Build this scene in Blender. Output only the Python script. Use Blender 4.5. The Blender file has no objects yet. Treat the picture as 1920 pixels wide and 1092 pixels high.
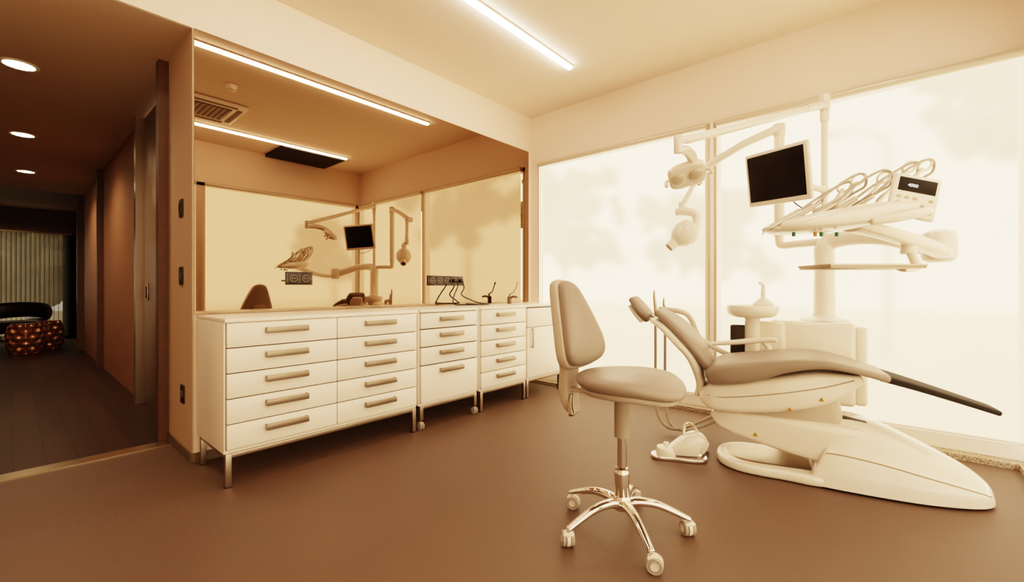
import bpy, bmesh, math, random
from mathutils import Vector, Matrix, noise
random.seed(4)
S = bpy.context.scene
COL = S.collection
R = math.radians

# ------------------------------------------------------------------ materials
def mat(name, col, rough=0.5, metal=0.0, var=0.04, vscale=5.0, bump=0.0, bscale=120.0, coat=0.0, emis=None, estr=0.0, spec=0.5):
    m = bpy.data.materials.new(name); m.use_nodes = True
    nt = m.node_tree; N = nt.nodes; L = nt.links
    b = N["Principled BSDF"]
    tc = N.new("ShaderNodeTexCoord")
    nz = N.new("ShaderNodeTexNoise"); nz.inputs["Scale"].default_value = vscale; nz.inputs["Detail"].default_value = 4
    L.new(tc.outputs["Object"], nz.inputs["Vector"])
    mx = N.new("ShaderNodeMix"); mx.data_type = 'RGBA'
    mx.inputs[6].default_value = [max(0, c * (1 - var)) for c in col] + [1]
    mx.inputs[7].default_value = [min(1, c * (1 + var)) for c in col] + [1]
    L.new(nz.outputs["Fac"], mx.inputs[0]); L.new(mx.outputs[2], b.inputs["Base Color"])
    b.inputs["Roughness"].default_value = rough; b.inputs["Metallic"].default_value = metal
    b.inputs["Coat Weight"].default_value = coat; b.inputs["Coat Roughness"].default_value = 0.08
    b.inputs["Specular IOR Level"].default_value = spec
    if emis:
        b.inputs["Emission Color"].default_value = list(emis) + [1]; b.inputs["Emission Strength"].default_value = estr
    if bump > 0:
        n2 = N.new("ShaderNodeTexNoise"); n2.inputs["Scale"].default_value = bscale; n2.inputs["Detail"].default_value = 3
        L.new(tc.outputs["Object"], n2.inputs["Vector"])
        bp = N.new("ShaderNodeBump"); bp.inputs["Strength"].default_value = bump; bp.inputs["Distance"].default_value = 0.01
        L.new(n2.outputs["Fac"], bp.inputs["Height"]); L.new(bp.outputs["Normal"], b.inputs["Normal"])
    return m

M_wall = mat("wall_paint", (0.85, 0.72, 0.615), 0.8, bump=0.05, var=0.01)
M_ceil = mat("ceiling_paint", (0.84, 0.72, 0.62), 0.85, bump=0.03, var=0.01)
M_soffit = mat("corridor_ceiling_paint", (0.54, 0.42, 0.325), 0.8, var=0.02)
M_floor = mat("brown_vinyl", (0.112, 0.070, 0.050), 0.52, bump=0.12, bscale=60, var=0.14, vscale=1.6)
M_jamb = mat("jamb_paint", (0.48, 0.36, 0.27), 0.7, var=0.03)
M_orange = mat("ochre_wall_paint", (0.33, 0.175, 0.10), 0.7, var=0.05)
M_wood = mat("dark_door_wood", (0.11, 0.056, 0.033), 0.45, var=0.2, vscale=12)
M_taupe = mat("taupe_door_panel", (0.16, 0.115, 0.085), 0.35, var=0.05)
M_white = mat("white_lacquer", (0.93, 0.87, 0.80), 0.3, var=0.01, coat=0.15)
M_plast = mat("white_gloss_plastic", (0.80, 0.725, 0.64), 0.22, var=0.01, coat=0.5)
M_grey = mat("taupe_leatherette", (0.245, 0.20, 0.17), 0.42, var=0.03, bump=0.08, bscale=260)
M_lgrey = mat("light_taupe_plastic", (0.46, 0.39, 0.325), 0.35, var=0.02)
M_mgrey = mat("mid_taupe_plastic", (0.32, 0.27, 0.225), 0.35, var=0.02)
M_steel = mat("brushed_steel", (0.46, 0.39, 0.33), 0.32, 1.0, var=0.06, vscale=60)
M_thresh = mat("polished_threshold", (0.72, 0.58, 0.42), 0.25, 1.0, var=0.06, vscale=60)
M_handle = mat("handle_steel", (0.33, 0.275, 0.225), 0.38, 0.9, var=0.06, vscale=60)
M_chrome = mat("chrome", (0.82, 0.78, 0.73), 0.06, 1.0, var=0.01)
M_black = mat("black_plastic", (0.018, 0.014, 0.012), 0.4)
M_matte = mat("matte_black_rubber", (0.016, 0.013, 0.011), 0.7, spec=.3)
M_blackg = mat("black_glass", (0.02, 0.016, 0.014), 0.14, coat=0.2)
M_screen = mat("screen_glass", (0.012, 0.010, 0.009), 0.25, spec=.15)
M_dark = mat("dark_metal_frame", (0.17, 0.125, 0.09), 0.45, 0.3)
M_seam = mat("panel_seam", (0.30, 0.24, 0.18), 0.7)
M_gap = mat("painted_gap_shade", (0.10, 0.08, 0.06), 0.8)
M_tan = mat("tan_metal_frame", (0.55, 0.44, 0.34), 0.45, 0.2)
M_alu = mat("aluminium_rail", (0.50, 0.43, 0.35), 0.35, 0.8)
M_tube = mat("pale_roller_tube", (0.66, 0.58, 0.48), 0.4, 0.3)
M_copper = mat("hammered_copper", (0.50, 0.25, 0.15), 0.34, 0.75, var=0.15, vscale=9)
M_hose = mat("grey_hose", (0.34, 0.285, 0.235), 0.5)
M_green = mat("green_connector", (0.015, 0.13, 0.07), 0.4)
M_amber = mat("amber_connector", (0.50, 0.24, 0.04), 0.4)
M_wheel = mat("grey_caster_rubber", (0.36, 0.31, 0.27), 0.5)
M_button = mat("beige_buttons", (0.45, 0.37, 0.28), 0.5)
M_foliage = mat("foliage", (0.20, 0.155, 0.08), 0.9, var=0.4, vscale=3)
M_bark = mat("bark", (0.22, 0.16, 0.10), 0.9, var=0.3)
M_grass = mat("outside_ground", (0.50, 0.42, 0.30), 0.95, var=0.15, vscale=0.6)
M_led = mat("led_diffuser", (1, 0.9, 0.75), 0.5, emis=(1.0, 0.80, 0.62), estr=22)
M_down = mat("downlight_lens", (1, 0.9, 0.75), 0.5, emis=(1.0, 0.80, 0.50), estr=20)
M_disp = mat("display_glow", (0.8, 0.9, 1.0), 0.5, emis=(0.8, 0.9, 1.0), estr=0.8)
M_lens = mat("lamp_lens", (0.55, 0.47, 0.38), 0.12, var=0.1, vscale=20, coat=0.6)

def mk_mirror():
    m = bpy.data.materials.new("bronze_mirror"); m.use_nodes = True
    nt = m.node_tree; b = nt.nodes["Principled BSDF"]
    nz = nt.nodes.new("ShaderNodeTexNoise"); nz.inputs["Scale"].default_value = 0.8
    cr = nt.nodes.new("ShaderNodeValToRGB")
    cr.color_ramp.elements[0].color = (0.34, 0.25, 0.18, 1); cr.color_ramp.elements[1].color = (0.35, 0.258, 0.186, 1)
    nt.links.new(nz.outputs["Fac"], cr.inputs[0]); nt.links.new(cr.outputs[0], b.inputs["Base Color"])
    b.inputs["Metallic"].default_value = 1; b.inputs["Roughness"].default_value = 0.01
    b.inputs["Specular Tint"].default_value = (0.5, 0.39, 0.29, 1)
    return m
M_mirror = mk_mirror()

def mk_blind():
    m = bpy.data.materials.new("daylight_glow_blind_fabric"); m.use_nodes = True
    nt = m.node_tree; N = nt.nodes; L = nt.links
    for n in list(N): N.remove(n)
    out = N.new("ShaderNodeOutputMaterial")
    em = N.new("ShaderNodeEmission"); em.inputs["Strength"].default_value = 1.48  # fabric emits light itself, standing in for daylight glowing through it
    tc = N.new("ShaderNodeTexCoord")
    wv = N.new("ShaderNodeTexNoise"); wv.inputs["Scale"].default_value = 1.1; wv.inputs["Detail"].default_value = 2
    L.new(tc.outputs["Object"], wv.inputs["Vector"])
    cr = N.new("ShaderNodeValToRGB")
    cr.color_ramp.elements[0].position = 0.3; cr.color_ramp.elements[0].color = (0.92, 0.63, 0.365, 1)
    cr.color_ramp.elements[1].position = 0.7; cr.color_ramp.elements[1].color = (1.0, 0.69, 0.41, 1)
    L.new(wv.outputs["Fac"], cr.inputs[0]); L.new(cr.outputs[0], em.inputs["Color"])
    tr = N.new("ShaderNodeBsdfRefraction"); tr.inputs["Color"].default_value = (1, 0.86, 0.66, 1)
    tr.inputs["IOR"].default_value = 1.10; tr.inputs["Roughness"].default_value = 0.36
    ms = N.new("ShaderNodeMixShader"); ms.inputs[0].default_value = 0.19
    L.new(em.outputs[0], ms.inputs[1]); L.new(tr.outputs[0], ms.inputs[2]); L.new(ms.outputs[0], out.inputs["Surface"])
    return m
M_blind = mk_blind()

def mk_planks():
    m = mat("dark_wood_floor", (0.05, 0.024, 0.014), 0.35, var=0.3, vscale=2)
    nt = m.node_tree; N = nt.nodes; L = nt.links; b = N["Principled BSDF"]
    tc = N.new("ShaderNodeTexCoord")
    br = N.new("ShaderNodeTexBrick"); br.inputs["Scale"].default_value = 1.0
    br.inputs["Color1"].default_value = (0.050, 0.023, 0.013, 1); br.inputs["Color2"].default_value = (0.032, 0.015, 0.009, 1)
    br.inputs["Mortar"].default_value = (0.012, 0.006, 0.004, 1); br.inputs["Mortar Size"].default_value = 0.003
    br.inputs["Brick Width"].default_value = 1.4; br.inputs["Row Height"].default_value = 0.14
    L.new(tc.outputs["Object"], br.inputs["Vector"]); L.new(br.outputs["Color"], b.inputs["Base Color"])
    b.inputs["Specular IOR Level"].default_value = 0.3; b.inputs["Roughness"].default_value = 0.42
    return m
M_planks = mk_planks()

def mk_stone():
    m = mat("speckled_sill_stone", (0.5, 0.42, 0.3), 0.7)
    nt = m.node_tree; N = nt.nodes; L = nt.links; b = N["Principled BSDF"]
    vo = N.new("ShaderNodeTexNoise"); vo.inputs["Scale"].default_value = 90; vo.inputs["Detail"].default_value = 5
    cr = N.new("ShaderNodeValToRGB")
    cr.color_ramp.elements[0].position = 0.40; cr.color_ramp.elements[0].color = (0.20, 0.15, 0.10, 1)
    cr.color_ramp.elements[1].position = 0.58; cr.color_ramp.elements[1].color = (0.55, 0.46, 0.36, 1)
    tc = N.new("ShaderNodeTexCoord"); L.new(tc.outputs["Object"], vo.inputs["Vector"])
    L.new(vo.outputs["Fac"], cr.inputs[0]); L.new(cr.outputs[0], b.inputs["Base Color"])
    return m
M_stone = mk_stone()

def mk_slat():
    m = bpy.data.materials.new("sheer_vertical_slat"); m.use_nodes = True
    nt = m.node_tree; N = nt.nodes; L = nt.links
    for n in list(N): N.remove(n)
    out = N.new("ShaderNodeOutputMaterial")
    df = N.new("ShaderNodeBsdfTranslucent"); nz = N.new("ShaderNodeTexNoise"); nz.inputs["Scale"].default_value = 6
    cr = N.new("ShaderNodeValToRGB"); cr.color_ramp.elements[0].color = (0.022, 0.021, 0.016, 1); cr.color_ramp.elements[1].color = (0.065, 0.060, 0.045, 1)
    L.new(nz.outputs["Fac"], cr.inputs[0]); L.new(cr.outputs[0], df.inputs["Color"])
    tr = N.new("ShaderNodeBsdfTransparent"); ms = N.new("ShaderNodeMixShader"); ms.inputs[0].default_value = 0.04
    L.new(df.outputs[0], ms.inputs[1]); L.new(tr.outputs[0], ms.inputs[2]); L.new(ms.outputs[0], out.inputs["Surface"])
    return m
M_slat = mk_slat()

# ------------------------------------------------------------------ geometry
def catmull(P, n=6, closed=False):
    P = [list(map(float, p)) for p in P]; out = []
    m = len(P)
    rng = range(m if closed else m - 1)
    for i in rng:
        if closed: p0, p1, p2, p3 = P[(i - 1) % m], P[i], P[(i + 1) % m], P[(i + 2) % m]
        else: p0, p1, p2, p3 = P[max(i - 1, 0)], P[i], P[i + 1], P[min(i + 2, m - 1)]
        for k in range(n):
            t = k / n
            out.append([0.5 * (2 * b + (c - a) * t + (2 * a - 5 * b + 4 * c - d) * t * t + (-a + 3 * b - 3 * c + d) * t ** 3)
                        for a, b, c, d in zip(p0, p1, p2, p3)])
    if not closed: out.append(P[-1])
    return out

def axis_T(p0, p1):
    p0 = Vector(p0); d = Vector(p1) - p0
    q = d.to_track_quat('Z', 'Y') if d.length > 1e-9 else Matrix.Identity(3).to_quaternion()
    return Matrix.Translation(p0) @ q.to_matrix().to_4x4(), d.length

class MB:
    def __init__(s): s.V = []; s.F = []; s.MI = []; s.mats = []
    def _m(s, m):
        if m not in s.mats: s.mats.append(m)
        return s.mats.index(m)
    def add(s, V, F, m, T=None):
        o = len(s.V); k = s._m(m)
        for v in V:
            v = Vector(v); s.V.append(T @ v if T else v)
        for f in F: s.F.append([i + o for i in f]); s.MI.append(k)
        return s
    def box(s, c, sz, m, bev=0.0, seg=2, rot=None, T=None):
        bm = bmesh.new(); bmesh.ops.create_cube(bm, size=1.0)
        for v in bm.verts: v.co = Vector((v.co.x * sz[0], v.co.y * sz[1], v.co.z * sz[2]))
        if bev > 0:
            bmesh.ops.bevel(bm, geom=list(bm.edges), offset=min(bev, min(sz) * 0.49), segments=seg, profile=0.5, affect='EDGES')
        bm.verts.index_update()
        V = [v.co.copy() for v in bm.verts]; F = [[v.index for v in f.verts] for f in bm.faces]; bm.free()
        M = Matrix.Translation(Vector(c))
        if rot is not None:
            M = M @ (rot if isinstance(rot, Matrix) else Matrix.Rotation(rot, 4, 'Z'))
        return s.add(V, F, m, (T @ M) if T else M)
    def lathe(s, prof, m, seg=32, T=None):
        V = []; F = []; n = len(prof)
        for (r, z) in prof:
            for k in range(seg):
                a = 2 * math.pi * k / seg; V.append((max(r, 1e-4) * math.cos(a), max(r, 1e-4) * math.sin(a), z))
        for i in range(n - 1):
            for k in range(seg):
                k2 = (k + 1) % seg
                F.append([i * seg + k, i * seg + k2, (i + 1) * seg + k2, (i + 1) * seg + k])
        if prof[0][0] > 1e-3: F.append(list(range(seg))[::-1])
        if prof[-1][0] > 1e-3: F.append([(n - 1) * seg + k for k in range(seg)])
        return s.add(V, F, m, T)
    def cyl(s, p0, p1, r0, m, r1=None, seg=24, bev=0.0):
        T, h = axis_T(p0, p1); r1 = r0 if r1 is None else r1
        if bev > 0: pr = [(r0 - bev, 0), (r0 - bev * .3, bev * .3), (r0, bev), (r1, h - bev), (r1 - bev * .3, h - bev * .3), (r1 - bev, h)]
        else: pr = [(r0, 0), (r1, h)]
        return s.lathe(pr, m, seg, T)
    def ell(s, c, r, m, rot=None, seg=24):
        pr = [(math.sin(math.pi * i / 14), -math.cos(math.pi * i / 14)) for i in range(15)]
        M = Matrix.Translation(Vector(c)) @ (rot if rot is not None else Matrix.Identity(4)) @ Matrix.Diagonal((r[0], r[1], r[2], 1))
        return s.lathe(pr, m, seg, M)
    def sweep(s, pts, rad, m, seg=12, n=6, up=None, cap=True, exp=2.0, closed=False):
        rr = rad if isinstance(rad, list) else [rad] * len(pts)
        rr = [(q, q) if not isinstance(q, tuple) else q for q in rr]
        P = [list(p) + list(q) for p, q in zip(pts, rr)]
        P = catmull(P, n, closed) if (len(P) > 2 and n > 1) else P
        C = [Vector(p[:3]) for p in P]; W = [(p[3], p[4]) for p in P]
        k = len(C); tans = []
        for i in range(k):
            if closed: a, b = C[(i - 1) % k], C[(i + 1) % k]
            else: a, b = C[max(i - 1, 0)], C[min(i + 1, k - 1)]
            d = b - a; tans.append(d.normalized() if d.length > 1e-9 else Vector((0, 0, 1)))
        nrm = None; rings = []
        for i in range(k):
            t = tans[i]
            if up is not None:
                u = Vector(up); nn = u - u.dot(t) * t
                if nn.length < 1e-4: nn = t.orthogonal()
            else:
                if nrm is None: nn = t.orthogonal()
                else: nn = nrm - nrm.dot(t) * t
            nn.normalize(); nrm = nn; bb = t.cross(nn)
            rings.append((C[i], bb, nn, max(W[i][0], 1e-4), max(W[i][1], 1e-4), t))
        if cap and not closed:
            e = rings[0]; f = rings[-1]; a = min(e[3], e[4]); b = min(f[3], f[4])
            pre = [(e[0] - e[5] * a * q, e[1], e[2], e[3] - a * (1 - w), e[4] - a * (1 - w), e[5]) for q, w in ((.5, .3), (.42, .7), (.22, .93))]
            post = [(f[0] + f[5] * b * q, f[1], f[2], f[3] - b * (1 - w), f[4] - b * (1 - w), f[5]) for q, w in ((.22, .93), (.42, .7), (.5, .3))]
            rings = pre + rings + post
        V = []; F = []
        for (c, bx, ny, w, h, t) in rings:
            for j in range(seg):
                a = 2 * math.pi * j / seg; ca, sa = math.cos(a), math.sin(a)
                x = math.copysign(abs(ca) ** (2 / exp), ca) * w; y = math.copysign(abs(sa) ** (2 / exp), sa) * h
                V.append(c + bx * x + ny * y)
        q = len(rings)
        for i in range(q if closed else q - 1):
            i2 = (i + 1) % q
            for j in range(seg):
                j2 = (j + 1) % seg
                F.append([i * seg + j, i * seg + j2, i2 * seg + j2, i2 * seg + j])
        if not closed:
            F.append(list(range(seg))[::-1]); F.append([(q - 1) * seg + j for j in range(seg)])
        return s.add(V, F, m)
    def pillow(s, outline, th, m, T=None, f=None, soft=True, n=4):
        O = catmull(outline, n, True) if n > 1 else [list(o) for o in outline]
        cx = sum(p[0] for p in O) / len(O); cy = sum(p[1] for p in O) / len(O)
        if soft: lv = [(.0, 1), (.3, .99), (.6, .95), (.8, .85), (.92, .68), (.98, .42), (1, .15)]
        else: lv = [(.0, 1), (.5, 1), (.85, 1), (.95, .93), (.985, .75), (1, .45)]
        lv = lv + [(a, -b) for a, b in reversed(lv)]
        V = []; F = []; k = len(O)
        for (sc, h) in lv:
            sc = max(sc, 0.003)
            for p in O:
                x = cx + (p[0] - cx) * sc; y = cy + (p[1] - cy) * sc
                V.append((x, y, h * th / 2 + (f(x, y) if f else 0)))
        for i in range(len(lv) - 1):
            for j in range(k):
                j2 = (j + 1) % k; F.append([i * k + j, (i + 1) * k + j, (i + 1) * k + j2, i * k + j2])
        return s.add(V, F, m, T)
    def obj(s, name, parent=None, sharp=40, **props):
        me = bpy.data.meshes.new(name)
        me.from_pydata([tuple(v) for v in s.V], [], s.F)
        for m in s.mats: me.materials.append(m)
        for p, k in zip(me.polygons, s.MI): p.material_index = k; p.use_smooth = sharp > 0
        bm = bmesh.new(); bm.from_mesh(me); bmesh.ops.recalc_face_normals(bm, faces=bm.faces); bm.to_mesh(me); bm.free()
        if sharp > 0: me.set_sharp_from_angle(angle=R(sharp))
        me.update()
        o = bpy.data.objects.new(name, me); COL.objects.link(o)
        if parent: o.parent = parent
        for k, v in props.items(): o[k] = v
        return o

def thing(name, label, cat, loc, rz=0.0, group=None):
    e = bpy.data.objects.new(name, None); e.empty_display_size = 0.1
    e.location = loc; e.rotation_euler = (0, 0, rz); COL.objects.link(e)
    e["label"] = label; e["category"] = cat
    if group: e["group"] = group
    return e

def struct(name, boxes, m, label=None):
    b = MB()
    for (x0, x1, y0, y1, z0, z1) in boxes:
        b.box(((x0 + x1) / 2, (y0 + y1) / 2, (z0 + z1) / 2), (x1 - x0, y1 - y0, z1 - z0), m)
    o = b.obj(name, sharp=0, kind="structure"); o["label"] = label or name.replace("_", " "); o["category"] = "room structure"
    return o

def clone(root, loc, rz=None):
    n = root.copy(); COL.objects.link(n); n.location = loc
    if rz is not None: n.rotation_euler = (0, 0, rz)
    def rec(src, dst):
        for c in src.children:
            k = c.copy(); COL.objects.link(k); k.parent = dst; rec(c, k)
    rec(root, n)
    return n

# ------------------------------------------------------------------ room
H = 3.15; XW = 3.98; YN = 4.13; ZW = 2.55
struct("floor", [(-0.55, XW + .1, -1.6, YN + .1, -0.1, 0)], M_floor, "smooth brown vinyl clinic floor")
struct("floor.001", [(-10.6, -0.55, -1.6, 2.4, -0.1, 0)], M_planks, "dark wooden corridor floor")
struct("ceiling", [(0.0, XW + .1, -1.6, YN + .1, H, H + .1)], M_ceil, "cream painted ceiling")
struct("ceiling.001", [(-7.45, -0.64, -1.6, 2.4, 2.735, 2.85)], M_soffit, "darker lower corridor ceiling")
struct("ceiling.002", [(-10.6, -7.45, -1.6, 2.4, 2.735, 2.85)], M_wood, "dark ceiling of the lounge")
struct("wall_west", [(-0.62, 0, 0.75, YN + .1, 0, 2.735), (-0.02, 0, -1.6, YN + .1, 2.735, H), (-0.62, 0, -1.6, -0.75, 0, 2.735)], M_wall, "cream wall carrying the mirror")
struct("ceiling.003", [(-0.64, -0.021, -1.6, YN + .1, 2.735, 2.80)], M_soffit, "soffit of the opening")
struct("wall_north", [(-0.1, XW + .1, YN, YN + .12, ZW + .03, H), (-0.1, 0.11, YN, YN + .12, 0, ZW + .03), (-0.1, XW + .1, YN, YN + .12, -0.1, 0.03)], M_wall, "cream wall above the glazing")
struct("wall_east", [(XW, XW + .12, -1.6, YN + .12, ZW + .03, H), (XW, XW + .12, -1.6, YN + .12, -0.1, 0.03), (XW, XW + .12, -1.6, -1.2, 0, ZW + .1)], M_wall, "cream wall above the side glazing")
struct("wall_south", [(-0.62, XW + .1, -1.7, -1.6, 0, H)], M_wall, "cream wall closing the room")
struct("wall_jamb", [(-0.62, -0.004, 0.742, 0.75, 0.06, 2.735)], M_jamb, "brown painted end face of the wall")
struct("baseboard_jamb", [(-0.62, -0.004, 0.732, 0.75, 0, 0.06)], M_dark, "dark brown baseboard")
struct("baseboard_west", [(0.0, 0.012, 0.75, YN, 0, 0.06)], M_dark, "dark brown baseboard behind the cabinets")
struct("wall_corridor", [(-4.9, -2.1, 0.82, 0.95, 0, 2.735), (-7.45, -4.98, 0.82, 0.95, 0, 2.735)], M_orange, "ochre corridor wall")
struct("wall_corridor_south", [(-10.6, -0.62, -1.7, -1.6, 0, 2.8)], M_orange, "ochre corridor wall")
struct("trim_1", [(-4.98, -4.9, 0.76, 0.95, 0, 2.735), (-7.53, -7.45, 0.74, 0.95, 0, 2.735)], M_wood, "dark wooden door casings")
struct("trim_7", [(-2.17, -2.09, 0.765, 0.9, 0, 2.735)], M_steel, "metal door casing")
struct("trim_2", [(-0.72, -0.63, 0.685, 0.78, 0, 2.735)], M_wood, "dark wooden door post")
struct("trim_3", [(-0.62, -0.50, -1.6, 0.74, 0, 0.006)], M_thresh, "polished metal floor threshold")
struct("wall_lounge", [(-10.3, -7.53, 0.93, 1.05, 0, 2.735)], M_wood, "dark timber clad lounge wall")
struct("wall_lounge_end", [(-10.4, -10.25, -1.6, 2.4, 2.3, 2.735), (-10.4, -10.25, 0.72, 2.4, 0, 2.3), (-10.4, -10.25, -1.6, 2.4, 0, 0.12)], M_wood, "dark wall around the lounge window")
d = MB(); d.box((-1.40, 0.85, 1.36), (1.36, 0.04, 2.72), M_taupe, 0.004); dr = d.obj("door_1", kind="structure", label="taupe sliding door with recessed handle", category="door")
d = MB(); d.box((-1.93, 0.826, 1.06), (0.07, 0.012, 0.16), M_steel, 0.004); d.box((-1.93, 0.82, 1.06), (0.03, 0.01, 0.11), M_black, 0.002); d.obj("handle", dr, label="recessed steel pull")
d = MB(); d.box((-0.82, 0.80, 1.36), (0.06, 0.05, 2.70), M_alu, 0.003); d.obj("edge_strip", dr, label="pale metal edge strip")

def window(name, axis, spans, lo, hi, extra=None):
    b = MB()
    def bar(a0, a1, z0, z1, m, t0=0.0, t1=0.07):
        if axis == 'y': b.box(((a0 + a1) / 2, YN + (t0 + t1) / 2, (z0 + z1) / 2), (a1 - a0, t1 - t0, z1 - z0), m, 0.003)
        else: b.box((XW + (t0 + t1) / 2, (a0 + a1) / 2, (z0 + z1) / 2), (t1 - t0, a1 - a0, z1 - z0), m, 0.003)
    for a0, a1 in spans: bar(a0, a1, 0.03, ZW + .03, M_tan, -.01 if (axis == 'y' and a0 > 1 and a0 < 3) else 0.0)
    if axis == 'y': bar(2.068, 2.098, 0.03, ZW + .03, M_white, -.016, .05)
    bar(lo, hi, 0.03, 0.10, M_white); bar(lo, hi, ZW - .02, ZW + .03, M_tan)
    return b.obj(name, kind="structure", label="tall glazing in tan metal frame", category="window")
window("window_1", 'y', [(0.11, 0.15), (2.020, 2.145), (3.90, 3.98)], 0.11, XW)
window("window_2", 'x', [(4.02, 4.13), (1.66, 1.78), (-1.2, -1.10)], -1.2, YN)
struct("trim_4", [(0.02, XW, YN - 0.14, YN - 0.002, 0, 0.035)], M_stone, "speckled stone sill strip")
struct("trim_5", [(XW - 0.1, XW - 0.002, -1.2, YN - .14, 0, 0.035)], M_stone, "speckled stone sill strip")
struct("trim_6", [(0.11, XW, YN - 0.045, YN - 0.002, 0.036, 0.13)], M_white, "pale window base frame")

def blind(a0, a1, axis, off):
    def P(a, t, z): return Vector((a, YN - t, z)) if axis == 'y' else Vector((XW - t, a, z))
    c = P((a0 + a1) / 2, off, 0.0)
    rt = thing("roller_blind", "cream translucent roller blind pulled down over the glazing", "roller blind", c, group="roller blinds on the windows")
    f = MB()
    z0, z1 = 0.14, ZW - 0.01
    V = [P(a0 + .01, off, z0) - c, P(a1 - .01, off, z0) - c, P(a1 - .01, off, z1) - c, P(a0 + .01, off, z1) - c]
    f.add(V, [[0, 1, 2, 3]], M_blind); f.obj("fabric", rt)
    q = MB(); q.cyl(P(a0 + .005, off, z1 + .012) - c, P(a1 - .005, off, z1 + .012) - c, 0.027, M_tube, seg=20); q.obj("roller_tube", rt, label="pale metal roller tube")
    q = MB(); q.cyl(P(a0 + .012, off, z0) - c, P(a1 - .012, off, z0) - c, 0.009, M_white, seg=12); q.obj("bottom_rail", rt)
blind(0.14, 2.045, 'y', 0.035); blind(2.12, 3.93, 'y', 0.035)
blind(1.76, 4.03, 'x', 0.035); blind(-1.12, 1.67, 'x', 0.035)

b = MB(); b.box((0.006, 0, 0), (0.008, 3.325, 1.80), M_mirror); mo = b.obj("wall_mirror", sharp=0)
mo.location = (0, 0.752 + 3.325 / 2, 0.932 + 0.9); mo["label"] = "large bronze tinted mirror above the cabinets"; mo["category"] = "mirror"

def led(x, y0, y1):
    rt = thing("ceiling_light_strip", "slim warm white linear light on the ceiling", "ceiling light", (x, (y0 + y1) / 2, H - 0.001), group="linear ceiling lights")
    L = y1 - y0
    b = MB(); b.box((0, 0, -0.006), (0.06, L, 0.012), M_white); b.obj("housing", rt)
    b = MB(); b.box((0, 0, -0.022), (0.045, L - .01, 0.02), M_led, 0.004); b.obj("diffuser", rt)
    return rt
l1 = led(1.06, 0.2, 3.40)
l2 = clone(l1, (3.2, 1.87, H - 0.001))

rt = thing("air_conditioner", "white ceiling cassette air conditioner with slatted grille", "air conditioner", (2.56, 1.42, H))
b = MB(); b.box((0, 0, -0.02), (0.70, 0.70, 0.035), M_white, 0.012); b.obj("body", rt)
b = MB()
for i in range(9): b.box((0, -0.20 + i * .05, -0.044), (0.42, 0.03, 0.008), M_grey, 0.002)
b.box((0, 0, -0.039), (0.44, 0.44, 0.004), M_dark); b.obj("grille", rt)
b = MB()
for sx, sy in ((1, 0), (-1, 0), (0, 1), (0, -1)):
    b.box((sx * .29, sy * .29, -0.04), (0.05 if sx else .5, 0.05 if sy else .5, 0.006), M_dark, 0.002)
b.obj("air_vent", rt)
rt = thing("smoke_detector", "small round white smoke detector on the ceiling", "smoke detector", (1.76, 1.46, H))
b = MB(); b.lathe([(0.055, 0), (0.055, -.015), (0.04, -.02), (0.04, -.035), (0.045, -.04), (0.03, -.055), (0, -.058)], M_white, 24); b.obj("housing", rt)
rt = thing("ceiling_panel", "black flat panel fixed to the ceiling", "ceiling panel", (3.59, 3.0, H))
b = MB(); b.box((0, 0, -0.024), (0.70, 0.92, 0.045), M_matte, 0.006); b.obj("panel", rt)

rt0 = None
for x, y in ((-1.50, 0.03), (-3.66, 0.07), (-5.84, 0.12)):
    if rt0 is None:
        rt0 = thing("recessed_downlight", "round warm recessed downlight in the corridor ceiling", "ceiling light", (x, y, 2.735), group="corridor downlights")
        b = MB(); b.lathe([(0.075, 0), (0.105, 0), (0.107, -.004), (0.10, -.009), (0.085, -.009), (0.075, 0)], M_white, 32); b.obj("trim_ring", rt0)
        b = MB(); b.lathe([(0.0, -.002), (0.08, -.002), (0.084, -.006), (0.0, -.007)], M_down, 32); b.obj("lens", rt0)
    else: clone(rt0, (x, y, 2.735))
    ld = bpy.data.lights.new("downlight", 'SPOT'); ld.energy = 38; ld.color = (1, .68, .42); ld.spot_size = R(150); ld.spot_blend = .9; ld.shadow_soft_size = .06
    lo = bpy.data.objects.new("downlight_lamp", ld); lo.location = (x, y, 2.70); COL.objects.link(lo)

# ------------------------------------------------------------------ cabinets
def handle(parent, x, y, z, L=0.235, vert=False):
    b = MB()
    if vert:
        b.box((x + .026, y, z), (0.008, 0.024, L), M_handle, 0.002)
        for k in (-1, 1): b.box((x + .012, y, z + k * (L / 2 - .012)), (0.026, 0.016, 0.008), M_handle, 0.001)
    else:
        b.box((x + .028, y, z), (0.010, L, 0.034), M_handle, 0.002)
        for k in (-1, 1): b.box((x + .012, y + k * (L / 2 - .005), z), (0.030, 0.010, 0.034), M_handle, 0.001)
    b.obj("handle", parent, label="brushed steel bar handle")

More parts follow.
